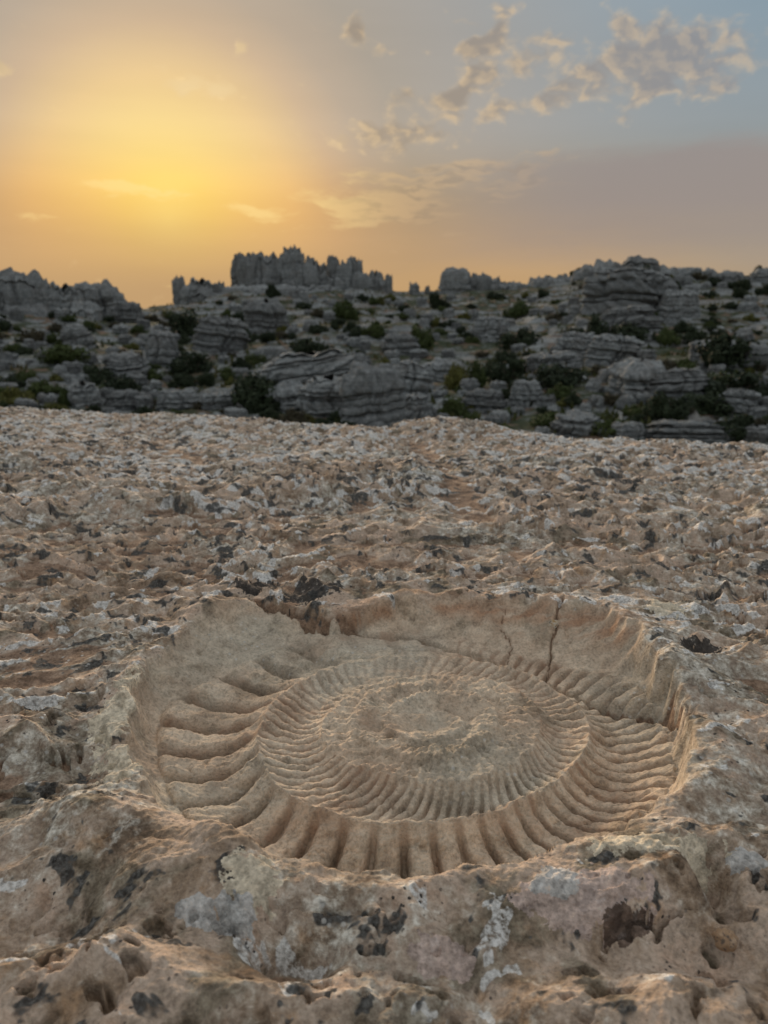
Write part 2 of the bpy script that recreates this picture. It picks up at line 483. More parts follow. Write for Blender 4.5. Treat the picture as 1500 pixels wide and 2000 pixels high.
def slab_height(x, y):
    """Height and masks of the limestone slab for plan points x, y (m)."""
    n = x.shape
    r = np.hypot(x, y); az = np.arctan2(x, y)
    # ---------- weathered slab
    wx = fbm(x / .16, y / .16, 2, 40); wy = fbm(x / .16, y / .16, 2, 50)
    X, Y = x + .045 * wx, y + .045 * wy
    low = .035 * fbm(x / .95, y / .95, 2, 3) + .014 * fbm(X / .34, Y / .34, 2, 7)
    lump = fbm(X / .13, Y / .11, 3, 11)
    billow = np.abs(perlin(X / .085 + 3, Y / .07, 15))
    sc = ridged(X / .115, Y / .070, 3, 21, .36)
    mod = sstep(-.35, .45, fbm(x / .5, y / .5, 2, 27))
    phi = np.arctan2(y - FCY, x - FCX); rho = np.hypot(x - FCX, y - FCY)
    rim = look(C_RIM, phi)
    rimn = rim + .013 * perlin(x / .055, y / .055, 61) + .007 * perlin(x / .02, y / .02, 62)
    out = rho - rimn                                         # distance outside the rim
    nearf = sstep(1.05, .70, r)                              # rounded knobs close to the lens
    calm = 1 - .62 * sstep(.16, .0, np.abs(out)) * 1.0
    amp = (.013 + .009 * mod) * calm * (1 - .62 * nearf)
    zs = low + amp * (sc - .62) * 1.7 + (.011 + .016 * nearf) * lump * calm + (.007 + .006 * nearf) * (billow - .25) * calm
    zs += .0075 * (ridged(X / .042 + 7, Y / .032, 2, 29, .5) - .6) * calm * (1 - .5 * nearf) + .0034 * fbm(X / .024, Y / .020, 3, 31) + .0016 * fbm(x / .007, y / .007, 2, 36)
    hole = fbm(X / .036 + 11, Y / .028, 3, 37, .55)
    zs -= .030 * (1 - .50 * nearf) * sstep(.18, .36, hole) * sstep(-.4, .2, fbm(x / .3, y / .3, 2, 38)) * (1 - .7 * sstep(.10, .0, np.abs(out)))
    for px, py, sx, sy, h in LUMPS:
        cx, cy = (float(v) for v in U(px, py, 0.0))
        zs += h * gauss(x + .02 * wx, y + .02 * wy, cx, cy, sx, sy)
    zsm = low + .012 * lump * calm
    for px, py, sx, sy, h in LUMPS:
        cx, cy = (float(v) for v in U(px, py, 0.0))
        zsm += h * gauss(x + .02 * wx, y + .02 * wy, cx, cy, sx, sy)
    blackm = np.zeros(n)
    brk = sstep(-.12, .28, fbm(x / .16 + 5, y / .16, 3, 45))
    for pts, h, w in LEDGES:
        d, _ = polydist(X, Y, plan(pts))
        yy = np.interp(X, [p[0] for p in plan(pts)], [p[1] for p in plan(pts)])
        side = sstep(-.03, .05, Y - yy)
        k = np.exp(-(d / .45) ** 2)
        zs += h * (side - .35) * k * (.35 + .65 * brk)
        blackm = np.maximum(blackm, .62 * brk * np.exp(-((Y - yy - .01) / w) ** 2) * (d < .3))
    for pts, h, w in GULLIES:
        d, _ = polydist(X, Y, plan(pts))
        zs -= h * np.exp(-(d / w) ** 2)
    # soil lying in the hollows, level
    lev = low - .0135 - .030 * nearf + .010 * fbm(x / .35, y / .35, 2, 71) + .006 * gauss(x, y, -.75, 1.55, .7, .5) + .036 * gauss(x, y, -.48, .68, .16, .1)
    t = zs - lev
    soil = (1 - sstep(.01, -.02, out)) * sstep(.004, -.006, t + .004 * fbm(x / .03, y / .03, 2, 73))
    zs = np.where(t < 0, lev + t * .30, zs)
    # far rim of the slab falls away
    re = np.interp(az, EDGE_A, EDGE_R) + .10 * fbm(np.sin(az) * 9, np.cos(az) * 9, 2, 81)
    over = np.clip(r - re, 0, None)
    zs = zs - .9 * over ** 2 - np.clip(over - .5, 0, None) * 2.2
    zs = zs + .011 * np.clip(.7 + .8 * fbm(x / .09, y / .09, 2, 63), .1, 1.3) * np.exp(-((out - .016) / .024) ** 2)      # worn, rounded rim
    # ---------- fossil
    z = zs.copy(); foss = np.zeros(n); rib = np.full(n, -1); whorl = np.zeros(n, int); stain = np.zeros(n); dust = np.zeros(n)
    I = np.where(rho < rimn + .03)[0]
    if len(I):
        xx, yy = x[I], y[I]; ph = phi[I]; p = rho[I]
        rimI = rimn[I]
        wob = .004 * fbm(xx / .05, yy / .05, 2, 91)
        p = p + wob
        foot, seam, disc = look(C_FOOT, ph), look(C_SEAM, ph), look(C_DISC, ph)
        foot = np.minimum(foot, rimI - .012)
        seam = np.minimum(seam, foot - .012)
        cw = np.degrees((PHI0 - ph) % (2 * np.pi))                        # clockwise from the start of the outer whorl
        have = sstep(2, 26, cw) * sstep(322, 306, cw)                      # where the outer whorl is preserved
        grow = np.interp(cw, [0, 60, 150, 230, 300, 360], [.4, .62, .85, 1.0, 1.0, .4])
        zc_disc, zc_seam = -.030, -.034
        # outer whorl: from the seam crest down into a trough, then up to the wall's foot
        s = np.clip((p - seam) / (foot - seam), 0, 1)
        trough = .018 + .015 * grow
        fall = 1 - (1 - np.clip(s / .46, 0, 1)) ** 2.2
        zo = zc_seam - trough * have * (fall - .34 * sstep(.55, 1.0, s)) - (1 - have) * .010 * s
        pht = np.interp(cw + (6 - 4.5 * grow) * np.sin(s * 2.2), _u, _ph)
        tri = np.abs(np.sin(np.pi * pht))
        ribprof = np.sqrt(np.clip(1 - (1 - np.clip((tri - .24) / .70, 0, 1)) ** 2, 0, 1))
        A = np.interp(cw, [0, 20, 90, 150, 200, 250, 300, 330], [.005, .0100, .0125, .0140, .022, .030, .027, .004])
        env = sstep(.02, .16, s) * sstep(1.06, .90, s) * have
        ero = .88 + .50 * fbm(xx / .075, yy / .075, 3, 95)
        zo = zo + A * (ribprof - .55) * env * np.clip(ero, .30, 1.15)
        # on the right the whorl runs out shallow towards the rim
        lift = .020 * sstep(15, 60, cw) * sstep(165, 125, cw)
        zo = zo + lift * s * s
        # middle whorl
        m = np.clip((p - disc) / (seam - disc), 0, 1)
        frontness = .5 - .5 * np.sin(ph)                                   # deeper on the near side
        dep = .011 + .008 * frontness
        zm = zc_disc - dep * (1 - (1 - np.clip(m / .45, 0, 1)) ** 2) + (dep + zc_seam - zc_disc) * np.clip((m - .40) / .60, 0, 1) ** 1.7
        pm = (np.degrees(ph) + 9 * m + 1.1 * perlin(xx / .05, yy / .05, 96)) / 360.0 * 78
        tm = np.abs(np.sin(np.pi * pm))
        am = (.0048 + .0018 * frontness) * np.clip(.75 + 1.3 * fbm(xx / .06, yy / .06, 3, 97), .15, 1.2)
        am = am * (1 - .75 * sstep(45, 100, np.degrees(ph)) * sstep(150, 110, np.degrees(ph)))
        zm = zm + 1.25 * am * (sstep(.05, .9, tm) - .5) * sstep(0, .14, m) * sstep(1.0, .86, m)
        # worn centre with the last turns of the coil
        q = np.clip(p / disc, 0, 1)
        coil = q * 3.1 + ph / (2 * np.pi)
        saw = coil - np.floor(coil)
        zd = zc_disc + .004 - .010 * (1 - q) * (1 - q) + .0062 * (sstep(.0, .75, saw) - sstep(.82, 1.0, saw)) * sstep(.05, .3, q) * sstep(1.0, .7, q) - .004 * sstep(.55, 1, q)
        pd = np.degrees(ph) / 360.0 * 62
        zd = zd + .0032 * (np.abs(np.sin(np.pi * (pd + q * 2))) ** .8 - .5) * sstep(.35, .6, q)
        zd = zd + .0055 * fbm(xx / .05, yy / .045, 3, 99) * sstep(1.0, .75, q) + .0050 * (ridged(xx / .022, yy / .017, 3, 103) - .6)
        zf = np.where(p < disc, zd, np.where(p < seam, zm, zo))
        # sharp crests where one turn meets the next
        crest = np.clip(.8 + .6 * fbm(xx / .05, yy / .05, 2, 127), .3, 1.3)
        zf = zf + crest * (.0055 * np.exp(-((p - seam) / .0075) ** 2) * (.35 + .65 * have) + .0030 * np.exp(-((p - disc) / .008) ** 2) * (.4 + .6 * frontness))
        # wall between the foot and the rim
        w = np.clip((p - foot) / (rimI - foot), 0, 1)
        zfoot = zc_seam - trough * have * .66 - (1 - have) * .010 + lift
        tw = sstep(.55, 1.0, w)
        topz = zsm[I] * (1 - tw) + zs[I] * tw
        wall = zfoot + (topz - zfoot) * (.34 * w + .66 * w ** 2.4)
        wall = wall + (.008 * fbm(xx / .03, yy / .03, 3, 107) + .010 * fbm(xx / .08, yy / .08, 2, 109)) * np.sin(w * np.pi)
        zin = np.where(p > foot, wall, zf)
        # surface wear
        wear = .0034 * fbm(xx / .014, yy / .011, 3, 111) + .0042 * fbm(xx / .035, yy / .03, 2, 113) + .0008 * fbm(xx / .005, yy / .005, 2, 115)
        pits = fbm(xx / .014, yy / .012, 2, 117)
        zin = zin + wear - .0045 * sstep(.24, .5, pits) * sstep(-.1, .3, fbm(xx / .12, yy / .12, 2, 118))
        # broken ground where the body chamber ends
        rub = gauss(xx, yy, *[float(v) for v in U(612, 1275, -.05)], .055, .06)
        zin = zin + rub * (.020 * fbm(xx / .03, yy / .025, 3, 119) - .003)
        inside = p < rimI
        edge = sstep(.012, -.012, p - rimI)
        z[I] = np.where(inside, zin, z[I])
        foss[I] = sstep(.012, -.010, p - rimI + .012 * fbm(xx / .03, yy / .03, 2, 121))
        # piece ids
        ro = np.floor(np.interp(cw + (6 - 4.5 * grow) * np.sin(s * 2.2), _u, _ph)).astype(int)
        rm = np.floor(pm).astype(int) % 78
        isr_o = inside & (p >= seam) & (p < foot) & (tri > .42) & (env > .3)
        isr_m = (p >= disc) & (p < seam) & (tm > .45) & (m > .08) & (m < .92)
        rr = np.full(len(I), -1); rr[isr_o] = 1000 + ro[isr_o]; rr[isr_m] = rm[isr_m]
        rib[I] = rr
        wh = np.zeros(len(I), int)
        wh[inside & (p >= foot)] = 4
        wh[inside & (p >= seam) & (p < foot)] = 1
        wh[(p >= disc) & (p < seam)] = 2
        wh[p < disc] = 3
        whorl[I] = wh
        # rusty band under the far lip
        st = sstep(R(20), R(38), ph) * sstep(R(128), R(108), ph) * np.exp(-((w - .80) / .20) ** 2) * (p > foot)
        stain[I] = st * sstep(-.45, .25, fbm(xx / .10, yy / .02, 3, 123))
        du = sstep(.75, .30, np.where(p < seam, tm, tri)) * ((p > disc) & (p < foot))
        dust[I] = np.clip(du * .8 + sstep(-.1, .5, fbm(xx / .06, yy / .06, 3, 125)) * .6, 0, 1)
    # cracks
    J = np.where((rho < rimn + .12))[0]
    crack = np.zeros(n)
    if len(J):
        xx = x[J] + .006 * perlin(x[J] / .025, y[J] / .025, 131) + .0025 * perlin(x[J] / .008, y[J] / .008, 133)
        yy = y[J] + .006 * perlin(x[J] / .025 + 9, y[J] / .025, 132) + .0025 * perlin(x[J] / .008 + 9, y[J] / .008, 134)
        for k, c in enumerate(CRACKS):
            d, al = polydist(xx, yy, plan(c))
            wdt = (.0066, .0020, .0011)[k] * (.55 + .9 * np.abs(np.sin(al * 13 + k)))
            dp = (.030, .010, .005)[k]
            v = np.exp(-(d / np.maximum(wdt, .0011)) ** 2)
            z[J] -= dp * v
            crack[J] = np.maximum(crack[J], v)
    # black and white growth
    b = fbm(X / .05, Y / .036, 4, 141, .62)
    bb = fbm(x / .7, y / .7, 2, 146)
    black = 1.0 * sstep(.06, .30, b + .22 * bb + .10 * sstep(.5, 3, r) - .07) * (1 - .9 * foss)
    black = np.maximum(black, sstep(.30, .75, blackm + .8 * b) * (blackm > .05))
    w1 = fbm(X / .06 + 40, Y / .05, 4, 151, .6); w2 = fbm(x / .5 + 7, y / .5, 2, 156)
    white = sstep(.05, .25, w1 + .30 * w2 + .22 * sstep(1.2, 3.8, r) - .12 + 1.1 * (sc - .62) * .35) * (1 - .8 * foss) * (1 - soil) * (1 - .3 * nearf)
    return z, dict(soil=soil, black=black, white=white, foss=foss, stain=stain, dust=dust, crack=crack, rib=rib, whorl=whorl)


# ------------------------------------------------------------------ materials of the slab
def attr(g, name):
    a = g.n.new('ShaderNodeAttribute'); a.attribute_name = name
    s = g.n.new('ShaderNodeSeparateColor'); g.l.new(a.outputs['Color'], s.inputs[0])
    return s.outputs


def rock_material(name, tint=None):
    m, g, bs = new_mat(name)
    v = coords(g)
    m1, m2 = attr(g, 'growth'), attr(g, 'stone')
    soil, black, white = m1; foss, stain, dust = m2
    n1 = g.noise(v, 3.2, 5, .6); n2 = g.noise(v, 14, 6, .65, .4); n3 = g.noise(v, 60, 5, .65); n4 = g.noise(v, 240, 4, .6)
    rock = g.ramp(n2, [(.32, (.14, .095, .062)), (.42, (.35, .25, .17)), (.53, (.52, .40, .305)), (.70, (.60, .415, .295))])
    grey = g.ramp(n3, [(.34, (.12, .10, .078)), (.48, (.39, .34, .27)), (.66, (.68, .63, .54))])
    rock = g.mix(g.mr(g.m('ADD', n1, g.m('MULTIPLY', g.m('SUBTRACT', n3, .5), .5)), .46, .66), rock, grey)
    # ochre and peach bloom
    rock = g.mix(g.m('MULTIPLY', g.mr(g.noise(v, 22, 5, .6), .56, .72), .5), rock, (.56, .33, .17))
    # fossil stone: even warm grey-brown with reddish dust
    fs = g.ramp(n2, [(.3, (.44, .32, .225)), (.5, (.63, .485, .35)), (.7, (.72, .595, .45))])
    fs = g.mix(g.m('MULTIPLY', dust, g.mr(n3, .35, .65, .25, .85)), fs, (.30, .18, .115))
    fs = g.mix(g.m('MULTIPLY', g.mr(n1, .42, .60), .55), fs, (.48, .44, .35))
    rock = g.mix(foss, rock, fs)
    rock = g.mix(g.m('MULTIPLY', stain, .75), rock, (.38, .19, .10))
    # olive-brown weathering stains
    ol = g.noise(g.vm('ADD', v, (2.2, 5.1, .7)), 10, 5, .62, .6)
    rock = g.mix(g.m('MULTIPLY', g.mr(ol, .52, .64), g.mix(foss, (.88, .88, .88), (.45, .45, .45))), rock, g.ramp(n3, [(.35, (.13, .10, .065)), (.65, (.27, .225, .16))]))
    # soil, and the same brown as painted shade in the cracks
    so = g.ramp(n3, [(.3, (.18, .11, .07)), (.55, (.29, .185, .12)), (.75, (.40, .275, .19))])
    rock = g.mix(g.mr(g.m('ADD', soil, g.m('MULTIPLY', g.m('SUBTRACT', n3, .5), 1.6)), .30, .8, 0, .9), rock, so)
    # white and black lichens with crisp, broken edges
    wv = g.m('ADD', white, g.m('MULTIPLY', g.m('SUBTRACT', n3, .5), 1.1))
    wc = g.ramp(n4, [(.3, (.46, .43, .39)), (.55, (.70, .68, .64)), (.75, (.82, .80, .77))])
    rock = g.mix(g.mr(wv, .52, .70, 0, .85), rock, wc)
    bv = g.m('ADD', black, g.m('MULTIPLY', g.m('SUBTRACT', n3, .5), 2.2))
    rock = g.mix(g.mr(bv, .42, .92, 0, .95), rock, g.ramp(n4, [(.35, (.03, .028, .026)), (.7, (.13, .125, .115))]))
    # freckles: small dark specks and pale spots
    sp = g.voro(g.vm('ADD', v, g.vm('SCALE', g.noise(v, 90, 2, .5, out='Color'), .006)), 115)
    rock = g.mix(g.m('MULTIPLY', g.mr(sp, .24, .14), g.m('MULTIPLY', g.mr(n2, .50, .62), g.m('SUBTRACT', 1.0, foss))), rock, (.06, .052, .045))
    sp2 = g.voro(g.vm('ADD', v, (3.1, 1.7, .3)), 70)
    rock = g.mix(g.m('MULTIPLY', g.mr(sp2, .22, .12), g.mr(n1, .52, .6, 0, .7)), rock, (.60, .57, .52))
    if tint is not None:
        col, k = tint
        lc = g.mix(g.mr(n3, .3, .7), tuple(c * .72 for c in col), tuple(min(1, c * 1.18) for c in col))
        lob = g.voro(g.vm('ADD', v, g.vm('SCALE', g.noise(v, 70, 2, .5, out='Color'), .01)), 120)
        lc = g.mix(g.mr(lob, .30, .62, 0, .55), lc, tuple(c * .6 for c in col))
        rock = g.mix(g.mr(g.m('ADD', n3, g.m('MULTIPLY', n4, .6)), .90, 1.12, k, k * .3), rock, lc)
    grain = g.m('ADD', g.m('MULTIPLY', n4, .45), g.m('MULTIPLY', n3, .55))
    rock = g.mix(1.0, rock, g.ramp(grain, [(.33, .58), (.5, 1.0), (.66, 1.28)]), 'MULTIPLY')
    g.put(bs.inputs['Base Color'], rock)
    bs.inputs['Roughness'].default_value = .86
    h = g.m('ADD', g.m('MULTIPLY', n3, .55), g.m('ADD', g.m('MULTIPLY', n4, .30), g.m('MULTIPLY', g.noise(v, 700, 3, .6), .16)))
    bump(g, bs, h, .85, .006)
    return m


M_SLAB = rock_material('limestone')
M_FOSSIL = rock_material('fossil_stone')
M_LICHEN = {k: rock_material('lichen_' + k, t) for k, t in {
    'white': ((.82, .70, .52), .9), 'pink': ((.64, .49, .42), .8), 'pale': ((.64, .63, .60), .8),
    'brown': ((.15, .10, .075), .9), 'black': ((.045, .042, .040), .9)}.items()}


def build_slab():
    # polar grid about the camera's foot: fine where the photograph looks, coarse elsewhere
    fine = np.linspace(-36.0, 36.0, 850)
    rest = np.concatenate([np.linspace(-180, -80, 22)[:-1], np.linspace(-80, -36.5, 42)[:-1]])
    az = np.radians(np.concatenate([rest, fine, -rest[::-1][:-1]]))        # open at +-180, closed by wrapping
    rr = [.40]
    while rr[-1] < 6.2:
        q = rr[-1]
        rr.append(q + max(.0011, min(q * q * .00225, .0090)))
    rr = np.concatenate([[.015, .06, .12, .18, .24, .29, .33, .36, .385], rr, np.linspace(6.25, 7.5, 14)])
    A, Q = np.meshgrid(az, rr)
    x, y = (Q * np.sin(A)).ravel(), (Q * np.cos(A)).ravel()
    z = np.empty_like(x); out = None
    CH = 200000
    for i in range(0, len(x), CH):
        zz, mm = slab_height(x[i:i + CH], y[i:i + CH])
        z[i:i + CH] = zz
        if out is None: out = {k: np.zeros(len(x), v.dtype) for k, v in mm.items()}
        for k, v in mm.items(): out[k][i:i + CH] = v
    nr, nc = len(rr), len(az)
    # lichen patch ids
    lich = np.full(len(x), -1)
    q = .42 * fbm(x / .014, y / .012, 3, 161, .6) + .25 * fbm(x / .05, y / .05, 2, 165)
    for k, it in enumerate(LICHENS):
        val = lichen_val(x, y, it, q * (1.9 if it[4] in ('white', 'black') else 1.6))
        hit = (val < 1.0) & (out['whorl'] == 0)
        lich[hit] = k
        if it[4] in ('pink', 'pale', 'white'):
            z += np.where(hit, .0016 * sstep(1.0, .8, val), 0)
    co = np.stack([x, y, z], 1)
    F = grid_faces(nr, nc, True)[:, ::-1]
    # vertex normals of the undivided surface, so that pieces meet without a seam
    e1 = co[F[:, 2]] - co[F[:, 0]]; e2 = co[F[:, 3]] - co[F[:, 1]]
    fn = np.cross(e1, e2); N = np.zeros_like(co)
    for k in range(4):
        for c in range(3):
            N[:, c] += np.bincount(F[:, k], fn[:, c], len(co))
    N /= np.linalg.norm(N, axis=1)[:, None] + 1e-20
    grow = np.stack([np.maximum(out['soil'], sstep(.25, .7, out['crack'])), out['black'], out['white'], np.ones(len(x))], 1).astype(np.float32)  # crack lines take the soil brown, painted in for their depth shade
    stone = np.stack([out['foss'], out['stain'], out['dust'], np.ones(len(x))], 1).astype(np.float32)
    # which piece each face belongs to, by its first corner
    f0 = F[:, 0]
    whorl, ribv, li = out['whorl'][f0], out['rib'][f0], lich[f0]

    def piece(name, sel, mat, parent=None):
        ff = F[sel]
        idx, inv = np.unique(ff.ravel(), return_inverse=True)
        me = mesh_np(name, co[idx], inv.reshape(-1, 4))
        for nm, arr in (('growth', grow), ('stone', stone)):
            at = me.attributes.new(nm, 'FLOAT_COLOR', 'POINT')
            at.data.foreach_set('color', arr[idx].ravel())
        me.normals_split_custom_set_from_vertices(N[idx])
        return link(name, me, mat, parent)

    ground = (whorl == 0) & (li < 0)
    slab = tag(piece('rock_slab', ground, M_SLAB), kind='structure')
    for k, it in enumerate(LICHENS):
        sel = (whorl == 0) & (li == k)
        if sel.sum() > 12:
            tag(piece('lichen_patch', sel, M_LICHEN[it[4]], slab), label=it[5])
    root = link('ammonite_fossil', None, loc=(0, 0, 0))
    tag(root, 'giant coiled ammonite imprint sunk into the limestone slab', 'fossil')
    piece('hollow_wall', whorl == 4, M_FOSSIL, root)
    ow = piece('outer_whorl', (whorl == 1) & (ribv < 0), M_FOSSIL, root)
    iw = piece('inner_whorl', (whorl == 2) & (ribv < 0), M_FOSSIL, root)
    piece('coil_centre', whorl == 3, M_FOSSIL, root)
    for wid, par in ((1, ow), (2, iw)):
        for rb in np.unique(ribv[(whorl == wid) & (ribv >= 0)]):
            sel = (whorl == wid) & (ribv == rb)
            if sel.sum() > 25: piece('rib', sel, M_FOSSIL, par)
            else:
                ribv[sel] = -1
    return slab


build_slab()


def small_stone(name, px, py, z, size, mat, seed, label):
    rs = np.random.RandomState(seed)
    nt, nz = 28, 16
    th = np.linspace(0, 2 * np.pi, nt, endpoint=False); ph = np.linspace(-np.pi / 2, np.pi / 2, nz)
    T, P = np.meshgrid(th, ph)
    d = np.stack([np.cos(P) * np.cos(T), np.cos(P) * np.sin(T), np.sin(P)], -1)
    d = np.sign(d) * np.abs(d) ** .85
    f = 1 + .22 * perlin(d[..., 0] * 1.7 + seed, d[..., 1] * 1.7 + d[..., 2] * 1.3, seed) + .08 * perlin(d[..., 0] * 5, d[..., 1] * 5 + d[..., 2] * 4, seed + 1)
    v = d * f[..., None] * np.array(size)
    me = mesh_np(name, v.reshape(-1, 3), grid_faces(nz, nt, True))
    x, y = U(px, py, z)
    o = link(name, me, mat, loc=(float(x), float(y), z))
    return tag(o, label, 'stone')


def pebble_material(name, a, b, c):
    m, g, bs = new_mat(name)
    v = coords(g)
    n = g.noise(v, 90, 5, .6); n2 = g.noise(v, 260, 4, .6)
    g.put(bs.inputs['Base Color'], g.mix(g.mr(n2, .52, .64), g.ramp(n, [(.35, a), (.5, b), (.66, c)]), (.16, .12, .09)))
    bump(g, bs, n2, .6, .003)
    return m


M_PEB1 = pebble_material('pale_pebble', (.45, .28, .12), (.60, .54, .44), (.52, .30, .10))
M_PEB2 = pebble_material('tan_pebble', (.34, .21, .12), (.42, .27, .16), (.50, .36, .25))
small_stone('wedged_stone', 1081, 1226, -.022, (.011, .010, .015), M_PEB1, 5, 'small cream and orange stone wedged in the crack of the far wall')
small_stone('pebble', 1417, 1836, -.012, (.010, .009, .008), M_PEB2, 8, 'small tan pebble lying in the hollow at the lower right')

# ================================================================== THE FAR HILLSIDE
RIDGE = [(-700, 600, 120), (-200, 606, 125), (0, 606, 128), (150, 604, 132), (250, 604, 150), (330, 597, 165), (450, 570, 172), (600, 556, 175),
         (720, 561, 176), (790, 574, 177), (850, 572, 178), (1000, 560, 178), (1130, 541, 172), (1250, 526, 166), (1350, 530, 168), (1450, 541, 175),
         (1500, 537, 178), (1800, 535, 180), (2300, 545, 180)]
_rd = np.array([pix_dir(p, q) for p, q, _ in RIDGE])
RA = np.arctan2(_rd[:, 0], _rd[:, 1]); RD = np.array([k[2] for k in RIDGE], float)
RZ = CAM_H + RD * _rd[:, 2] / np.hypot(_rd[:, 0], _rd[:, 1])


def terrace(z, step, sharp):
    k = z / step
    f = np.floor(k); t = k - f
    return step * (f + sstep(.5 - sharp, .5 + sharp, t))


def hill_height(x, y, fine=True):
    d = np.hypot(x, y); a = np.arctan2(x, y)
    D = np.interp(a, RA, RD); zr = np.interp(a, RA, RZ)
    s = np.clip((d - 30) / (D - 30), 0, 1)
    z0 = -7.4
    z = z0 + (zr - z0) * (s ** 1.12)
    z = z - .06 * np.clip(d - D, 0, 400) ** 1.05 - .01 * np.clip(d - D - 400, 0, None)
    z = z - 2.2 * sstep(34, 18, d)
    k = sstep(26, 60, d) * sstep(1.15, .75, (d - 30) / (D - 30)) + .15
    und = fbm(x / 22, y / 22, 3, 201) * 2.0 + fbm(x / 7, y / 7, 3, 205) * .75
    z = z + und * k
    if fine:
        st = 1.15 + .0 * x
        zt = terrace(z + .35 * fbm(x / 4, y / 4, 2, 211), st, .17)
        zt = terrace(zt * .55 + (z + .22 * fbm(x / 2.1, y / 2.1, 2, 215)) * .45, .42, .2)
        rk = sstep(-.30, .10, fbm(x / 13, y / 13, 3, 221))
        z = z + (zt - z) * (.25 + .75 * rk) * sstep(20, 34, d) + .10 * fbm(x / .9, y / .9, 2, 225) * sstep(600, 200, d)
    return z


def hill_hit(px, py):
    """First point of the hillside on a pixel's ray."""
    dx, dy, dz = [float(v) for v in pix_dir(px, py)]
    h = math.hypot(dx, dy); dx, dy, dz = dx / h, dy / h, dz / h
    t = np.linspace(30, 260, 1500)
    z = hill_height(dx * t, dy * t)
    below = np.where(CAM_H + dz * t < z)[0]
    k = below[0] if len(below) else int(np.argmin(CAM_H + dz * t - z))
    return float(dx * t[k]), float(dy * t[k]), float(z[k]), float(t[k])


def hill_material():
    m, g, bs = new_mat('hillside_ground')
    v = coords(g)
    geo = g.n.new('ShaderNodeNewGeometry')
    up = g.sep(geo.outputs['Normal'])[2]
    n1 = g.noise(v, .09, 4, .6); n2 = g.noise(v, .55, 5, .6); n3 = g.noise(v, 3.0, 5, .65)
    x, y, z = g.sep(v)
    strat = g.noise(g.xyz(g.m('MULTIPLY', x, .12), g.m('MULTIPLY', y, .12), g.m('MULTIPLY', z, 4.2)), 1.0, 4, .6)
    rock = g.ramp(n3, [(.3, (.105, .115, .118)), (.5, (.265, .275, .27)), (.7, (.42, .428, .415))])
    rock = g.mix(g.mr(strat, .42, .60, .55, 0), rock, (.11, .108, .10))
    rock = g.mix(g.mr(n1, .5, .68, 0, .5), rock, (.25, .205, .165))
    grass = g.ramp(n3, [(.3, (.018, .026, .012)), (.55, (.042, .054, .022)), (.75, (.08, .08, .035))])
    soil = g.ramp(n3, [(.3, (.13, .085, .058)), (.7, (.22, .145, .10))])
    veg = g.mix(g.mr(n2, .50, .66), grass, soil)
    flat = g.mr(g.m('ADD', up, g.m('MULTIPLY', g.m('SUBTRACT', n2, .5), .35)), .86, .97)
    flat = g.m('MULTIPLY', flat, g.mr(g.m('ADD', n1, g.m('MULTIPLY', n2, .5)), .60, .74))
    col = g.mix(flat, rock, veg)
    g.put(bs.inputs['Base Color'], col)
    bump(g, bs, n3, .6, .25)
    return m


def hill_rock_material():
    m, g, bs = new_mat('crag_limestone')
    v = coords(g, 'Object')
    geo = g.n.new('ShaderNodeNewGeometry'); P = geo.outputs['Position']
    oi = g.n.new('ShaderNodeObjectInfo')
    rnd = oi.outputs['Random']
    n2 = g.noise(P, .6, 5, .6); n3 = g.noise(P, 3.2, 6, .68)
    x, y, z = g.sep(P)
    strat = g.noise(g.xyz(g.m('MULTIPLY', x, .15), g.m('MULTIPLY', y, .15), g.m('ADD', g.m('MULTIPLY', z, 5.0), g.m('MULTIPLY', rnd, 30))), 1.0, 4, .6)
    rock = g.ramp(n3, [(.28, (.105, .114, .117)), (.5, (.285, .295, .29)), (.72, (.47, .475, .46))])
    rock = g.mix(g.mr(strat, .38, .54, .42, 0), rock, (.105, .102, .095))
    rock = g.mix(g.mr(n2, .5, .7, 0, .55), rock, (.215, .195, .175))
    run = g.noise(g.xyz(g.m('MULTIPLY', x, 1.6), g.m('MULTIPLY', y, 1.6), g.m('MULTIPLY', z, .18)), 1.0, 4, .6)
    rock = g.mix(g.mr(run, .55, .70, 0, .55), rock, (.10, .10, .095))
    rock = g.mix(g.m('SUBTRACT', g.m('MULTIPLY', rnd, .8), .2), rock, (.125, .125, .12))
    g.put(bs.inputs['Base Color'], rock)
    bump(g, bs, g.m('ADD', n3, g.m('MULTIPLY', strat, .6)), .9, .22)
    return m


def leaf_material(name, a, b):
    m, g, bs = new_mat(name)
    oi = g.n.new('ShaderNodeObjectInfo')
    v = coords(g)
    n = g.noise(v, 2.6, 3, .6)
    g.put(bs.inputs['Base Color'], g.mix(g.m('MULTIPLY', g.m('ADD', n, g.m('MULTIPLY', oi.outputs['Random'], .5)), .66), a, b))
    bs.inputs['Roughness'].default_value = .75
    return m


M_HILL, M_CRAG = hill_material(), hill_rock_material()
M_LEAF = {'dark': leaf_material('dark_leaf', (.018, .026, .014), (.045, .060, .026)),
          'green': leaf_material('green_leaf', (.035, .052, .015), (.085, .105, .030)),
          'gold': leaf_material('yellow_green_leaf', (.070, .078, .018), (.15, .14, .035)),
          'brown': leaf_material('brown_leaf', (.045, .042, .024), (.085, .070, .040))}
M_BARK, _g, _b = new_mat('bark')
_g.put(_b.inputs['Base Color'], _g.ramp(_g.noise(coords(_g), 6, 4, .6), [(.3, (.05, .04, .03)), (.7, (.11, .09, .07))]))


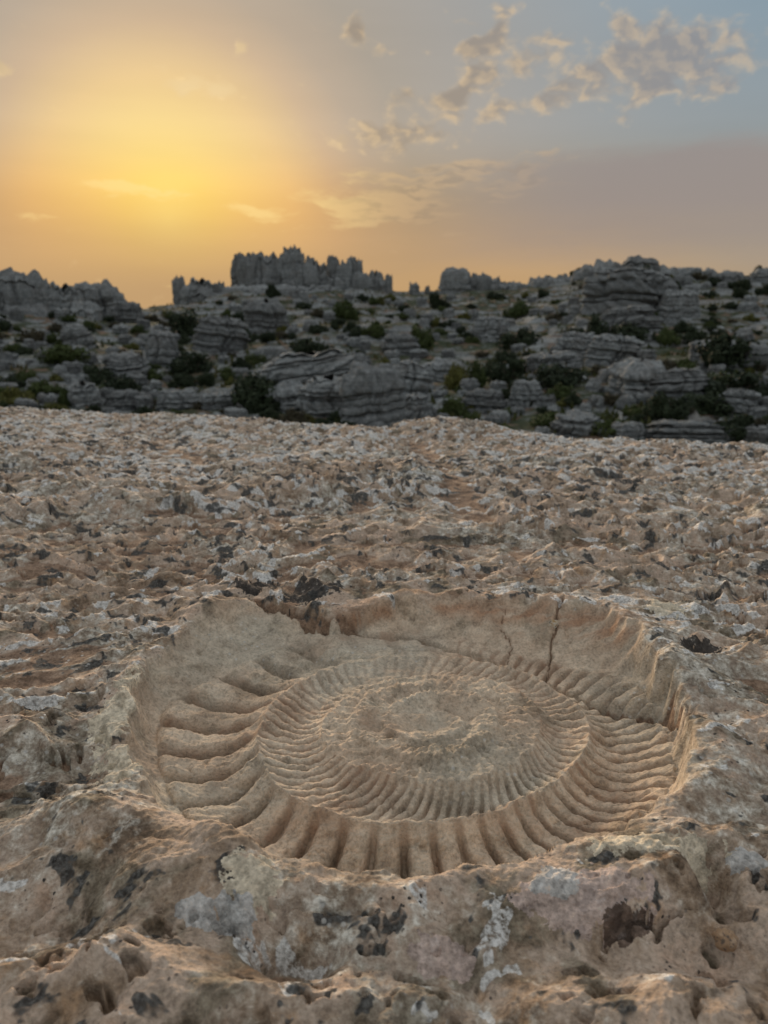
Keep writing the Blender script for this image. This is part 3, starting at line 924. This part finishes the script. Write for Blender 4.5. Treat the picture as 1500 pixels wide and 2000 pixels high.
def build_hillside():
    az = np.radians(np.concatenate([np.linspace(-180, -44, 40)[:-1], np.linspace(-42, 42, 520), np.linspace(44, 180, 40)[1:-1]]))
    d = [7.0]
    while d[-1] < 6000:
        q = d[-1]
        d.append(q + (1.5 if q < 30 else (.30 + (q - 30) * .0022 if q < 200 else q * .12)))
    d = np.array(d)
    A, Q = np.meshgrid(az, d)
    x, y = (Q * np.sin(A)).ravel(), (Q * np.cos(A)).ravel()
    z = hill_height(x, y)
    me = mesh_np('hillside', np.stack([x, y, z], 1), grid_faces(len(d), len(az), True)[:, ::-1])
    return tag(link('hillside', me, M_HILL), kind='structure')


build_hillside()


# ---- layered limestone blocks
def rock_mesh(name, seed, power=4.0, tall=1.0, layers=6, notch=.10, jag=.0, fiss=4, nt=72):
    """A bedded limestone block about 2 wide (radius 1), from z = -0.25 to 1."""
    rs = np.random.RandomState(seed)
    edges = np.sort(rs.rand(layers) * .92 + .04)
    base = np.linspace(-.25, 1.0, 26)
    zz = np.unique(np.concatenate([base, edges - .018, edges, edges + .018, np.linspace(.86, 1.0, 8)]).clip(-.25, 1.0))
    th = np.linspace(0, 2 * np.pi, nt, endpoint=False)
    T, Z = np.meshgrid(th, zz)
    prof = (1 - np.clip(Z, 0, 1) ** power * .999) ** (1 / power)
    lay = np.searchsorted(edges, zz)
    lo = rs.uniform(-.09, .07, layers + 1); lox, loy = rs.uniform(-.08, .08, (2, layers + 1))
    foot = 1 + .26 * perlin(np.cos(T) * 1.1 + seed * 3.7, np.sin(T) * 1.1, seed) + .10 * perlin(np.cos(T) * 3 + seed, np.sin(T) * 3, seed + 1)
    sq = 1 / np.maximum(np.abs(np.cos(T + seed)), np.abs(np.sin(T + seed))); foot = foot * (1 + .35 * (sq - 1.15))
    r = foot * prof * (1 + lo[lay][:, None] * (Z < .93))
    for e in edges:
        r = r * (1 - notch * rs.uniform(.5, 1.3) * np.exp(-((Z - e) / .014) ** 2))
    for _ in range(fiss):
        t0 = rs.rand() * 2 * np.pi
        dt = np.angle(np.exp(1j * (T - t0 - .12 * np.sin(Z * 7 + t0))))
        r = r * (1 - rs.uniform(.08, .26) * np.exp(-(dt / .055) ** 2) * sstep(rs.uniform(-.2, .5), .9, Z + .4))
    r = r * (1 + .10 * perlin(np.cos(T) * 4 + Z * 3 + seed, np.sin(T) * 4 + Z * 5, seed + 2) + .035 * perlin(np.cos(T) * 9 + Z * 9, np.sin(T) * 9 + Z * 11, seed + 3))
    X = r * np.cos(T) + lox[lay][:, None] * prof; Y = r * np.sin(T) + loy[lay][:, None] * prof
    Zo = Z + .035 * perlin(X * 2.2 + seed, Y * 2.2, seed + 4) + jag * sstep(.72, 1.0, Z) * (perlin(X * 1.9 + seed, Y * 1.9, seed + 5) + .5 * perlin(X * 5, Y * 5 + seed, seed + 6))
    return mesh_np(name, np.stack([X, Y, Zo], -1).reshape(-1, 3), grid_faces(len(zz), nt, True), smooth=True)


BOULDERS = [rock_mesh('boulder_%d' % k, 300 + 11 * k, 3.0 + .8 * (k % 4), 1, 4 + k % 4, .085, .10, 5 + k % 3) for k in range(8)]
PILLARS = [rock_mesh('pillar_%d' % k, 500 + 13 * k, 5 + (k % 3) * 2, 1, 6 + k % 4, .10, .10, 3) for k in range(8)]
OUTCROPS = [rock_mesh('outcrop_%d' % k, 900 + 17 * k, 3.2 + .9 * (k % 3), 1, 8 + k % 4, .10, .14, 9, 104) for k in range(6)]
MIXED = PILLARS + OUTCROPS
rng = random.Random(77)
PX = lambda t: t / F_PX           # metres per photo pixel at distance t


def spot(px, py_base):
    return hill_hit(px, py_base)


def put_rock(name, me, px, base, w, h, label, cat, group=None, parent=None, deep=None, sink=.12, at=None, rot=None):
    x, y, z, t = at or spot(px, base)
    W, H = w * PX(t) / 2, h * PX(t)
    if at:
        dx, dy, dz = [float(v) for v in pix_dir(px, base)]
        k = t / math.hypot(dx, dy); x, y, z = dx * k, dy * k, CAM_H + dz * k
    o = link(name, me, M_CRAG, parent)
    o.location = (x, y + W * .5, z - sink * H)
    o.scale = (W * .93, (deep or W * rng.uniform(.8, 1.15)), H / 1.0 * (1 + sink))
    o.rotation_euler = (R(rng.uniform(-9, 9)), R(rng.uniform(-9, 9)), rot if rot is not None else rng.uniform(0, 6.28))
    if rot is None and deep is None:
        o.scale.y = o.scale.x * rng.uniform(.92, 1.08)
    if label: tag(o, label, cat, group)
    return o


def crag(name, label, cat, pillars, dist, group=None, meshes=None):
    """One crag of several joined pillars: (column, base row, width, top row) in the photograph, all at one distance."""
    px = sum(p[0] for p in pillars) / len(pillars)
    dx, dy, dz = [float(v) for v in pix_dir(px, max(p[1] for p in pillars))]
    k = dist / math.hypot(dx, dy)
    root = link(name, None, loc=(dx * k, dy * k, CAM_H + dz * k))
    tag(root, label, cat, group)
    for (c, b, w, top) in pillars:
        dx, dy, dz = [float(v) for v in pix_dir(c, b)]
        hh = math.hypot(dx, dy)
        d2 = dist + rng.uniform(-1.5, 1.5)
        k = d2 / hh
        W, H = w * PX(d2) / 2 * 1.36, (b - top) * PX(d2)
        o = link('pillar', rng.choice(meshes or MIXED), M_CRAG, root)
        o.location = Vector((dx * k, dy * k, CAM_H + dz * k - .25 * H)) - root.location
        o.scale = (W, W * rng.uniform(.85, 1.1), H * 1.18)
        o.rotation_euler = (R(rng.uniform(-3, 3)), R(rng.uniform(-3, 3)), rng.uniform(0, 6.28))
    return root


crag('rock_crag', 'broad pale cliff of rounded towers at the far left of the ridge', 'crag',
     [(12, 700, 60, 572), (45, 640, 68, 546), (96, 640, 26, 553), (128, 640, 46, 566), (70, 690, 90, 600), (120, 690, 70, 590), (0, 720, 70, 640),
      (60, 735, 60, 655), (165, 680, 70, 600)], 124, meshes=OUTCROPS)
crag('rock_crag', 'rounded notched crag left of the gap below the sun', 'crag',
     [(180, 620, 55, 562), (205, 620, 52, 558), (232, 625, 36, 574), (255, 625, 34, 592)], 132, meshes=OUTCROPS)
crag('rock_crag', 'small spiky crag just left of the castle-like summit', 'crag',
     [(355, 610, 18, 546), (372, 612, 34, 560), (395, 612, 40, 551), (415, 612, 26, 556), (436, 612, 12, 553)], 160)
crag('rock_crag', 'castle-like summit crag with a flat battlemented top', 'crag',
     [(470, 600, 26, 502), (490, 602, 40, 505), (515, 602, 44, 502), (540, 602, 34, 508), (562, 602, 20, 502), (578, 602, 34, 491),
      (600, 604, 40, 512), (622, 604, 34, 518), (466, 530, 8, 499), (488, 530, 8, 497), (536, 530, 8, 499), (573, 520, 10, 487), (610, 535, 9, 505)], 170)
crag('rock_crag', 'pair of slim pinnacles right of the castle-like summit', 'crag',
     [(655, 600, 24, 504), (672, 602, 22, 516), (688, 602, 26, 510), (702, 604, 28, 535), (662, 606, 50, 540), (648, 545, 8, 501), (690, 545, 9, 504), (715, 600, 26, 545)], 172)
crag('rock_crag', 'low knobbly crag between the pinnacles and the two standing stones', 'crag',
     [(732, 600, 30, 536), (752, 600, 22, 545), (762, 600, 10, 540)], 173)
crag('rock_crag', 'two upright standing stones in the dip of the ridge', 'crag', [(811, 605, 18, 555), (834, 605, 9, 560)], 172)
crag('rock_crag', 'square-headed crag right of the two standing stones', 'crag',
     [(888, 600, 46, 527), (912, 602, 34, 544), (935, 602, 30, 539), (958, 602, 32, 545), (985, 602, 40, 553)], 174)
crag('rock_crag', 'long notched cliff below the right-hand ridge line', 'crag',
     [(1030, 612, 50, 556), (1052, 612, 40, 545), (1075, 612, 44, 550), (1095, 610, 30, 540), (1115, 612, 40, 548)], 168)
crag('rock_crag', 'highest hump of the right-hand ridge, topped by a dark bush', 'crag',
     [(1150, 580, 60, 525), (1185, 580, 50, 516), (1215, 580, 50, 522), (1245, 575, 60, 512), (1285, 580, 60, 526)], 158, meshes=OUTCROPS)
crag('rock_crag', 'low serrated run of rocks at the right end of the ridge', 'crag',
     [(1330, 575, 50, 528), (1365, 575, 44, 531), (1400, 578, 40, 536), (1430, 580, 40, 540), (1465, 580, 46, 545), (1500, 580, 50, 532)], 164)
crag('rock_crag', 'tiered pedestal of pale ledges beneath the castle-like summit', 'crag',
     [(430, 640, 90, 570), (480, 636, 90, 565), (530, 634, 100, 562), (590, 632, 100, 560), (625, 636, 60, 575), (660, 640, 70, 580)], 160)

OUT = [  # column, base row, width, height, label
    (735, 838, 150, 120, 'great pale layered dome split by a dark cleft behind the slab edge'),
    (640, 812, 130, 70, 'long bedded ledge left of the great pale dome'),
    (600, 748, 200, 52, 'wide flat-topped block of horizontal beds above the great pale dome'),
    (690, 742, 70, 50, 'squared bedded block at the right end of the wide flat-topped block'),
    (310, 716, 70, 60, 'squat square block below the gap in the ridge'),
    (424, 688, 98, 62, 'sloping pyramid-shaped outcrop left of the tiered pedestal'),
    (515, 645, 84, 52, 'flat-fronted block set into the tiered pedestal slope'),
    (240, 735, 90, 40, 'rounded grey outcrop between two dark bushes on the left'),
    (160, 790, 60, 36, 'pale layered rock above the left end of the slab'),
    (240, 798, 70, 32, 'low layered rock just above the slab on the left'),
    (345, 800, 80, 34, 'low cracked block just above the slab, left of the big round bush'),
    (420, 800, 70, 30, 'flat pale rock at the foot of the big round bush'),
    (565, 800, 90, 48, 'bedded rock right of the big round bush'),
    (150, 680, 60, 40, 'weathered buttress under the far left cliff'),
    (1240, 604, 160, 62, 'massive sheer block below the highest hump on the right'),
    (1237, 648, 110, 42, 'bulging pale block under the massive sheer block'),
    (1330, 622, 70, 46, 'rounded boulder right of the massive sheer block'),
    (1205, 715, 100, 52, 'tilted slabby outcrop in the middle of the right slope'),
    (1255, 764, 120, 54, 'big smooth-backed rock below the tilted slabby outcrop'),
    (1340, 772, 104, 44, 'ribbed rock right of the big smooth-backed rock'),
    (1132, 850, 96, 36, 'rounded rock just above the slab right of centre'),
    (1340, 862, 150, 32, 'long low bedded rock just above the slab at right'),
    (1230, 860, 70, 30, 'small dome rock just above the slab, left of the long low one'),
    (1085, 730, 100, 36, 'pale stepped ledges behind the pair of dark bushes'),
    (870, 745, 80, 40, 'grey stepped block left of the pair of dark bushes'),
    (800, 770, 90, 60, 'fissured bank of beds right of the great pale dome'),
    (810, 835, 80, 60, 'steep fissured rock in the dark cleft behind the slab'),
    (950, 800, 90, 36, 'scatter-edged flat rock low in the centre of the valley'),
    (1030, 790, 60, 36, 'upright stub of rock beneath the dark bushes'),
    (1400, 705, 80, 34, 'pale ledge behind the large dark bush on the right'),
    (1480, 720, 60, 40, 'pale ledge cut by the right picture edge'),
    (1450, 800, 80, 30, 'flat rock between two dark bushes at the right'),
    (1130, 690, 80, 36, 'ochre-tinted rock under the bare earth patch'),
    (780, 690, 80, 36, 'blocky rock in the scrubby dip of the centre'),
    (960, 660, 70, 34, 'broken ledge left of the bare earth patch'),
]
for k, (c, b, w, h, lab) in enumerate(OUT):
    put_rock('rock_outcrop', OUTCROPS[k % 6], c, b, w, h, lab, 'rock')

# ---- scrub
def bush_mesh(name, seed, n=2600, leaf=.085, lobes=24, flat=.75):
    rs = np.random.RandomState(seed)
    c = rs.normal(size=(lobes, 3)); c /= np.linalg.norm(c, axis=1)[:, None]
    c *= rs.uniform(.2, .82, (lobes, 1)); c[:, 2] = np.abs(c[:, 2]) * flat + .12
    lr = rs.uniform(.16, .40, lobes)
    k = rs.randint(0, lobes, n)
    d = rs.normal(size=(n, 3)); d /= np.linalg.norm(d, axis=1)[:, None]
    p = c[k] + d * (lr[k] * rs.uniform(.55, 1.06, n) ** .6)[:, None]
    p[:, 2] = np.maximum(p[:, 2], -.05)
    a = rs.normal(size=(n, 3)); a = a - d * (a * d).sum(1)[:, None] * .6; a /= np.linalg.norm(a, axis=1)[:, None]
    b = np.cross(a, d + .5 * rs.normal(size=(n, 3))); b /= np.linalg.norm(b, axis=1)[:, None] + 1e-9
    s = leaf * rs.uniform(.6, 1.3, n)[:, None]
    v = np.stack([p - a * s, p + b * s * .55, p + a * s, p - b * s * .55], 1).reshape(-1, 3)
    return mesh_np(name, v, np.arange(n * 4).reshape(n, 4), smooth=False)


def trunk_mesh():
    v, f = [], []
    rs = np.random.RandomState(3)
    for s in range(5):
        a = s * 1.257 + .3; top = np.array([math.cos(a) * .45, math.sin(a) * .45, .55])
        for k in range(4):
            t = k / 3; c = np.array([0, 0, -.18]) * (1 - t) + top * t + np.array([0, 0, .06 * math.sin(t * 3)])
            rad = .06 * (1 - .7 * t)
            for j in range(5):
                q = j * 1.2566
                v.append(c + rad * np.array([math.cos(q), math.sin(q), 0]))
        o = s * 20
        for k in range(3):
            for j in range(5):
                f.append([o + k * 5 + j, o + k * 5 + (j + 1) % 5, o + k * 5 + 5 + (j + 1) % 5, o + k * 5 + 5 + j])
    return mesh_np('trunk', np.array(v), np.array(f))


BUSH = {}
for kind in M_LEAF:
    BUSH[kind] = []
    for k in range(3):
        me = bush_mesh('scrub_%s_%d' % (kind, k), 700 + k * 7 + len(kind), 3000, .075)
        me.materials.append(M_LEAF[kind]); BUSH[kind].append(me)
TRUNK = trunk_mesh(); TRUNK.materials.append(M_BARK)


def put_bush(px, base, w, h, kind, label, group=None, parts=True):
    x, y, z, t = spot(px, base)
    W, H = w * PX(t) / 2, h * PX(t)
    loc = (x, y + W * .4, z - .05 * H)
    me = rng.choice(BUSH[kind]); rot = rng.uniform(0, 6.28)
    sc = (W * 1.0, W * rng.uniform(.85, 1.1), H * .92)
    if parts:
        o = link('bush', None, loc=loc); o.scale = sc; o.rotation_euler = (0, 0, rot)
        link('crown', me, None, o); link('trunk', TRUNK, None, o)
    else:
        o = link('bush', me, loc=loc); o.scale = sc; o.rotation_euler = (0, 0, rot)
    return tag(o, label, 'bush', group)


BUSHES = [
    (491, 790, 106, 70, 'dark', 'largest round black-green bush, left of the great pale dome'),
    (236, 773, 80, 44, 'dark', 'wide dark bush above the slab on the left'),
    (185, 749, 60, 42, 'dark', 'domed dark bush up and left of the wide dark one'),
    (129, 791, 36, 34, 'green', 'small green bush at the left, just above the slab'),
    (371, 731, 88, 48, 'dark', 'broad black bush beside the squat square block'),
    (346, 702, 48, 38, 'dark', 'dark bush rising behind the broad black bush'),
    (468, 723, 38, 30, 'dark', 'little round dark bush above the largest round bush'),
    (404, 753, 36, 32, 'dark', 'small dark bush below the broad black bush'),
    (245, 708, 56, 28, 'brown', 'brownish scrub left of the squat square block'),
    (598, 687, 66, 30, 'dark', 'low dark bush over the wide flat-topped block'),
    (487, 667, 46, 24, 'dark', 'flat dark bush under the flat-fronted block'),
    (466, 637, 36, 34, 'dark', 'upright dark bush left of the flat-fronted block'),
    (530, 580, 30, 28, 'dark', 'small bush clinging beneath the castle-like summit'),
    (365, 655, 76, 54, 'dark', 'tall dark thicket below the small spiky crag'),
    (213, 612, 44, 32, 'brown', 'brownish bush at the right foot of the notched crag'),
    (60, 668, 50, 26, 'brown', 'low scrub on a ledge of the far left cliff'),
    (30, 790, 72, 36, 'gold', 'yellow-green bush in the left corner above the slab'),
    (16, 757, 48, 28, 'dark', 'dark bush behind the yellow-green one at the left edge'),
    (80, 772, 56, 32, 'green', 'green bush right of the yellow-green one at left'),
    (112, 712, 86, 40, 'green', 'spreading green scrub beneath the far left cliff'),
    (342, 786, 54, 24, 'gold', 'yellow-green shrub between the wide dark bush and the largest round bush'),
    (690, 652, 46, 28, 'dark', 'dark bush in the dip right of the tiered pedestal'),
    (672, 622, 56, 38, 'green', 'green thicket under the slim pinnacles'),
    (735, 655, 40, 34, 'green', 'olive bush left of the scrubby central dip'),
    (1001, 746, 80, 52, 'dark', 'left one of the pair of dark bushes in mid-valley'),
    (1099, 754, 120, 50, 'dark', 'right and longer one of the pair of dark bushes in mid-valley'),
    (1020, 764, 52, 34, 'dark', 'small dark bush tucked below the pair in mid-valley'),
    (1445, 784, 128, 60, 'dark', 'huge dark bush at the right edge'),
    (1410, 758, 60, 34, 'green', 'green bush at the left shoulder of the huge dark bush'),
    (1397, 812, 108, 46, 'dark', 'long dark bush below the huge one at right'),
    (1300, 818, 74, 52, 'dark', 'round dark bush left of the long dark bush'),
    (1447, 862, 98, 56, 'dark', 'big dark bush touching the slab edge at right'),
    (1206, 852, 76, 38, 'green', 'green bush just above the slab right of centre'),
    (1085, 834, 96, 34, 'green', 'green scrub mat low in the valley centre'),
    (1016, 677, 88, 42, 'dark', 'dark bush left of the bare earth patch'),
    (1167, 662, 68, 52, 'dark', 'dark bush right of the bare earth patch'),
    (1230, 668, 84, 42, 'dark', 'dark bush under the bulging pale block'),
    (1306, 672, 50, 30, 'green', 'green bush right of the bulging pale block'),
    (1357, 668, 52, 36, 'dark', 'dark bush between the green bush and the upper right thicket'),
    (1427, 710, 98, 60, 'dark', 'upper right thicket above the huge dark bush'),
    (890, 757, 52, 54, 'gold', 'yellow-green bush in the middle of the valley'),
    (930, 757, 44, 56, 'green', 'green bush right of the yellow-green one in the valley'),
    (820, 680, 54, 54, 'green', 'tall green bush in the scrubby central dip'),
    (1015, 618, 52, 32, 'green', 'green bush under the long notched cliff'),
    (1264, 548, 44, 34, 'dark', 'dark bush on top of the highest right hump'),
    (1131, 536, 30, 20, 'dark', 'small windswept tree on the right skyline'),
    (1490, 536, 32, 18, 'dark', 'flat dark shrub on the skyline at the right edge'),
    (885, 812, 62, 46, 'green', 'green bush beside the cleft behind the slab'),
    (1240, 814, 42, 26, 'green', 'small green bush between two dark ones at lower right'),
    (852, 600, 30, 38, 'dark', 'dark bush at the foot of the square-headed crag'),
]
for b in BUSHES:
    put_bush(b[0], b[1] + 2, b[2] * 1.12, b[3] * 1.12, b[4], b[5], parts=b[2] >= 60)

# ---- the many smaller boulders and scrub


def skyline(px):
    return float(np.interp(px, [p[0] for p in RIDGE], [p[1] for p in RIDGE]))


placed = [(c, b - h * .5, (w + h) * .32) for c, b, w, h, *_ in OUT] + [(b[0], b[1] - b[3] * .5, (b[2] + b[3]) * .25) for b in BUSHES]
count = {'rock': 0, 'bush': 0}
ANCHORS = [(c, b - h / 2, lab) for c, b, w, h, lab in OUT] + [(b[0], b[1] - b[3] / 2, b[5]) for b in BUSHES]
ANCHORS = [q for q in ANCHORS if len(q[2].split()) <= 11]
taken = set()


def beside(kind, px, py):
    """A label that names the nearest large rock or bush and the side of it."""
    for word in ('', 'second ', 'third ', 'fourth '):
        for ax, ay, lab in sorted(ANCHORS, key=lambda q: (q[0] - px) ** 2 + 2 * (q[1] - py) ** 2)[:6]:
            dx, dy = px - ax, (py - ay) * 1.4
            side = ('right of' if dx > 0 else 'left of') if abs(dx) > abs(dy) else ('below' if dy > 0 else 'above')
            t = '%ssmall %s %s the %s' % (word, kind, side, lab)
            if t not in taken and len(t.split()) <= 16:
                taken.add(t)
                return t
    return 'small %s on the hillside' % kind


for tries in range(14000):
    if count['rock'] >= 280 and count['bush'] >= 270: break
    px = rng.uniform(-60, 1570); f = rng.random()
    sk = skyline(px); py = sk + 14 + (862 - sk) * f
    rock = rng.random() < .5
    if (rock and count['rock'] >= 280) or (not rock and count['bush'] >= 270): continue
    w = rng.uniform(16, 46) * (.58 + .55 * f); h = w * rng.uniform(.42, .7)
    rad = (w + h) * .22
    if any((px - a) ** 2 + ((py - h * .5 - b) * 1.3) ** 2 < (rad + c) ** 2 * .42 for a, b, c in placed): continue
    placed.append((px, py - h * .5, rad))
    if rock:
        count['rock'] += 1
        put_rock('boulder', BOULDERS[rng.randrange(8)], px, py, w, h, beside('boulder', px, py - h / 2), 'boulder', 'small boulders strewn over the hillside')
    else:
        count['bush'] += 1
        kind = rng.choice(['dark', 'dark', 'dark', 'dark', 'green', 'green', 'brown', 'gold'])
        put_bush(px, py, w * 1.45, h * 1.3, kind, beside({'dark': 'dark', 'green': 'green', 'brown': 'brown', 'gold': 'yellowish'}[kind] + ' shrub', px, py - h / 2),
                 'small scrub scattered over the hillside', False)


# ---- grass between the rocks, nobody could count it
def build_grass():
    rs = np.random.RandomState(9)
    N = 15000
    a = rs.uniform(-.62, .62, N); d = 34 + 140 * rs.rand(N) ** 1.2
    x, y = d * np.sin(a), d * np.cos(a)
    keep = fbm(x / 9, y / 9, 3, 231) + .35 * fbm(x / 2.5, y / 2.5, 2, 235) > .12
    x, y = x[keep], y[keep]
    z = hill_height(x, y)
    n = len(x); V = []
    for k in range(3):
        ang = rs.rand(n) * 6.28; h = rs.uniform(.22, .55, n); w = h * .35
        c, s = np.cos(ang) * w, np.sin(ang) * w
        lx, ly = rs.normal(size=n) * .12, rs.normal(size=n) * .12
        V.append(np.stack([np.stack([x - c, y - s, z - .05], 1), np.stack([x + c, y + s, z - .05], 1), np.stack([x + lx, y + ly, z + h], 1)], 1))
    v = np.concatenate(V).reshape(-1, 3)
    m, g, bs = new_mat('dry_grass')
    g.put(bs.inputs['Base Color'], g.ramp(g.noise(coords(g), .25, 3, .6), [(.35, (.045, .058, .018)), (.5, (.085, .088, .030)), (.65, (.15, .125, .055))]))
    o = link('grass', mesh_np('grass', v, np.arange(len(v)).reshape(-1, 3), False), m)
    tag(o, 'short olive and yellow grass between the rocks of the hillside', 'grass', kind='stuff')


build_grass()
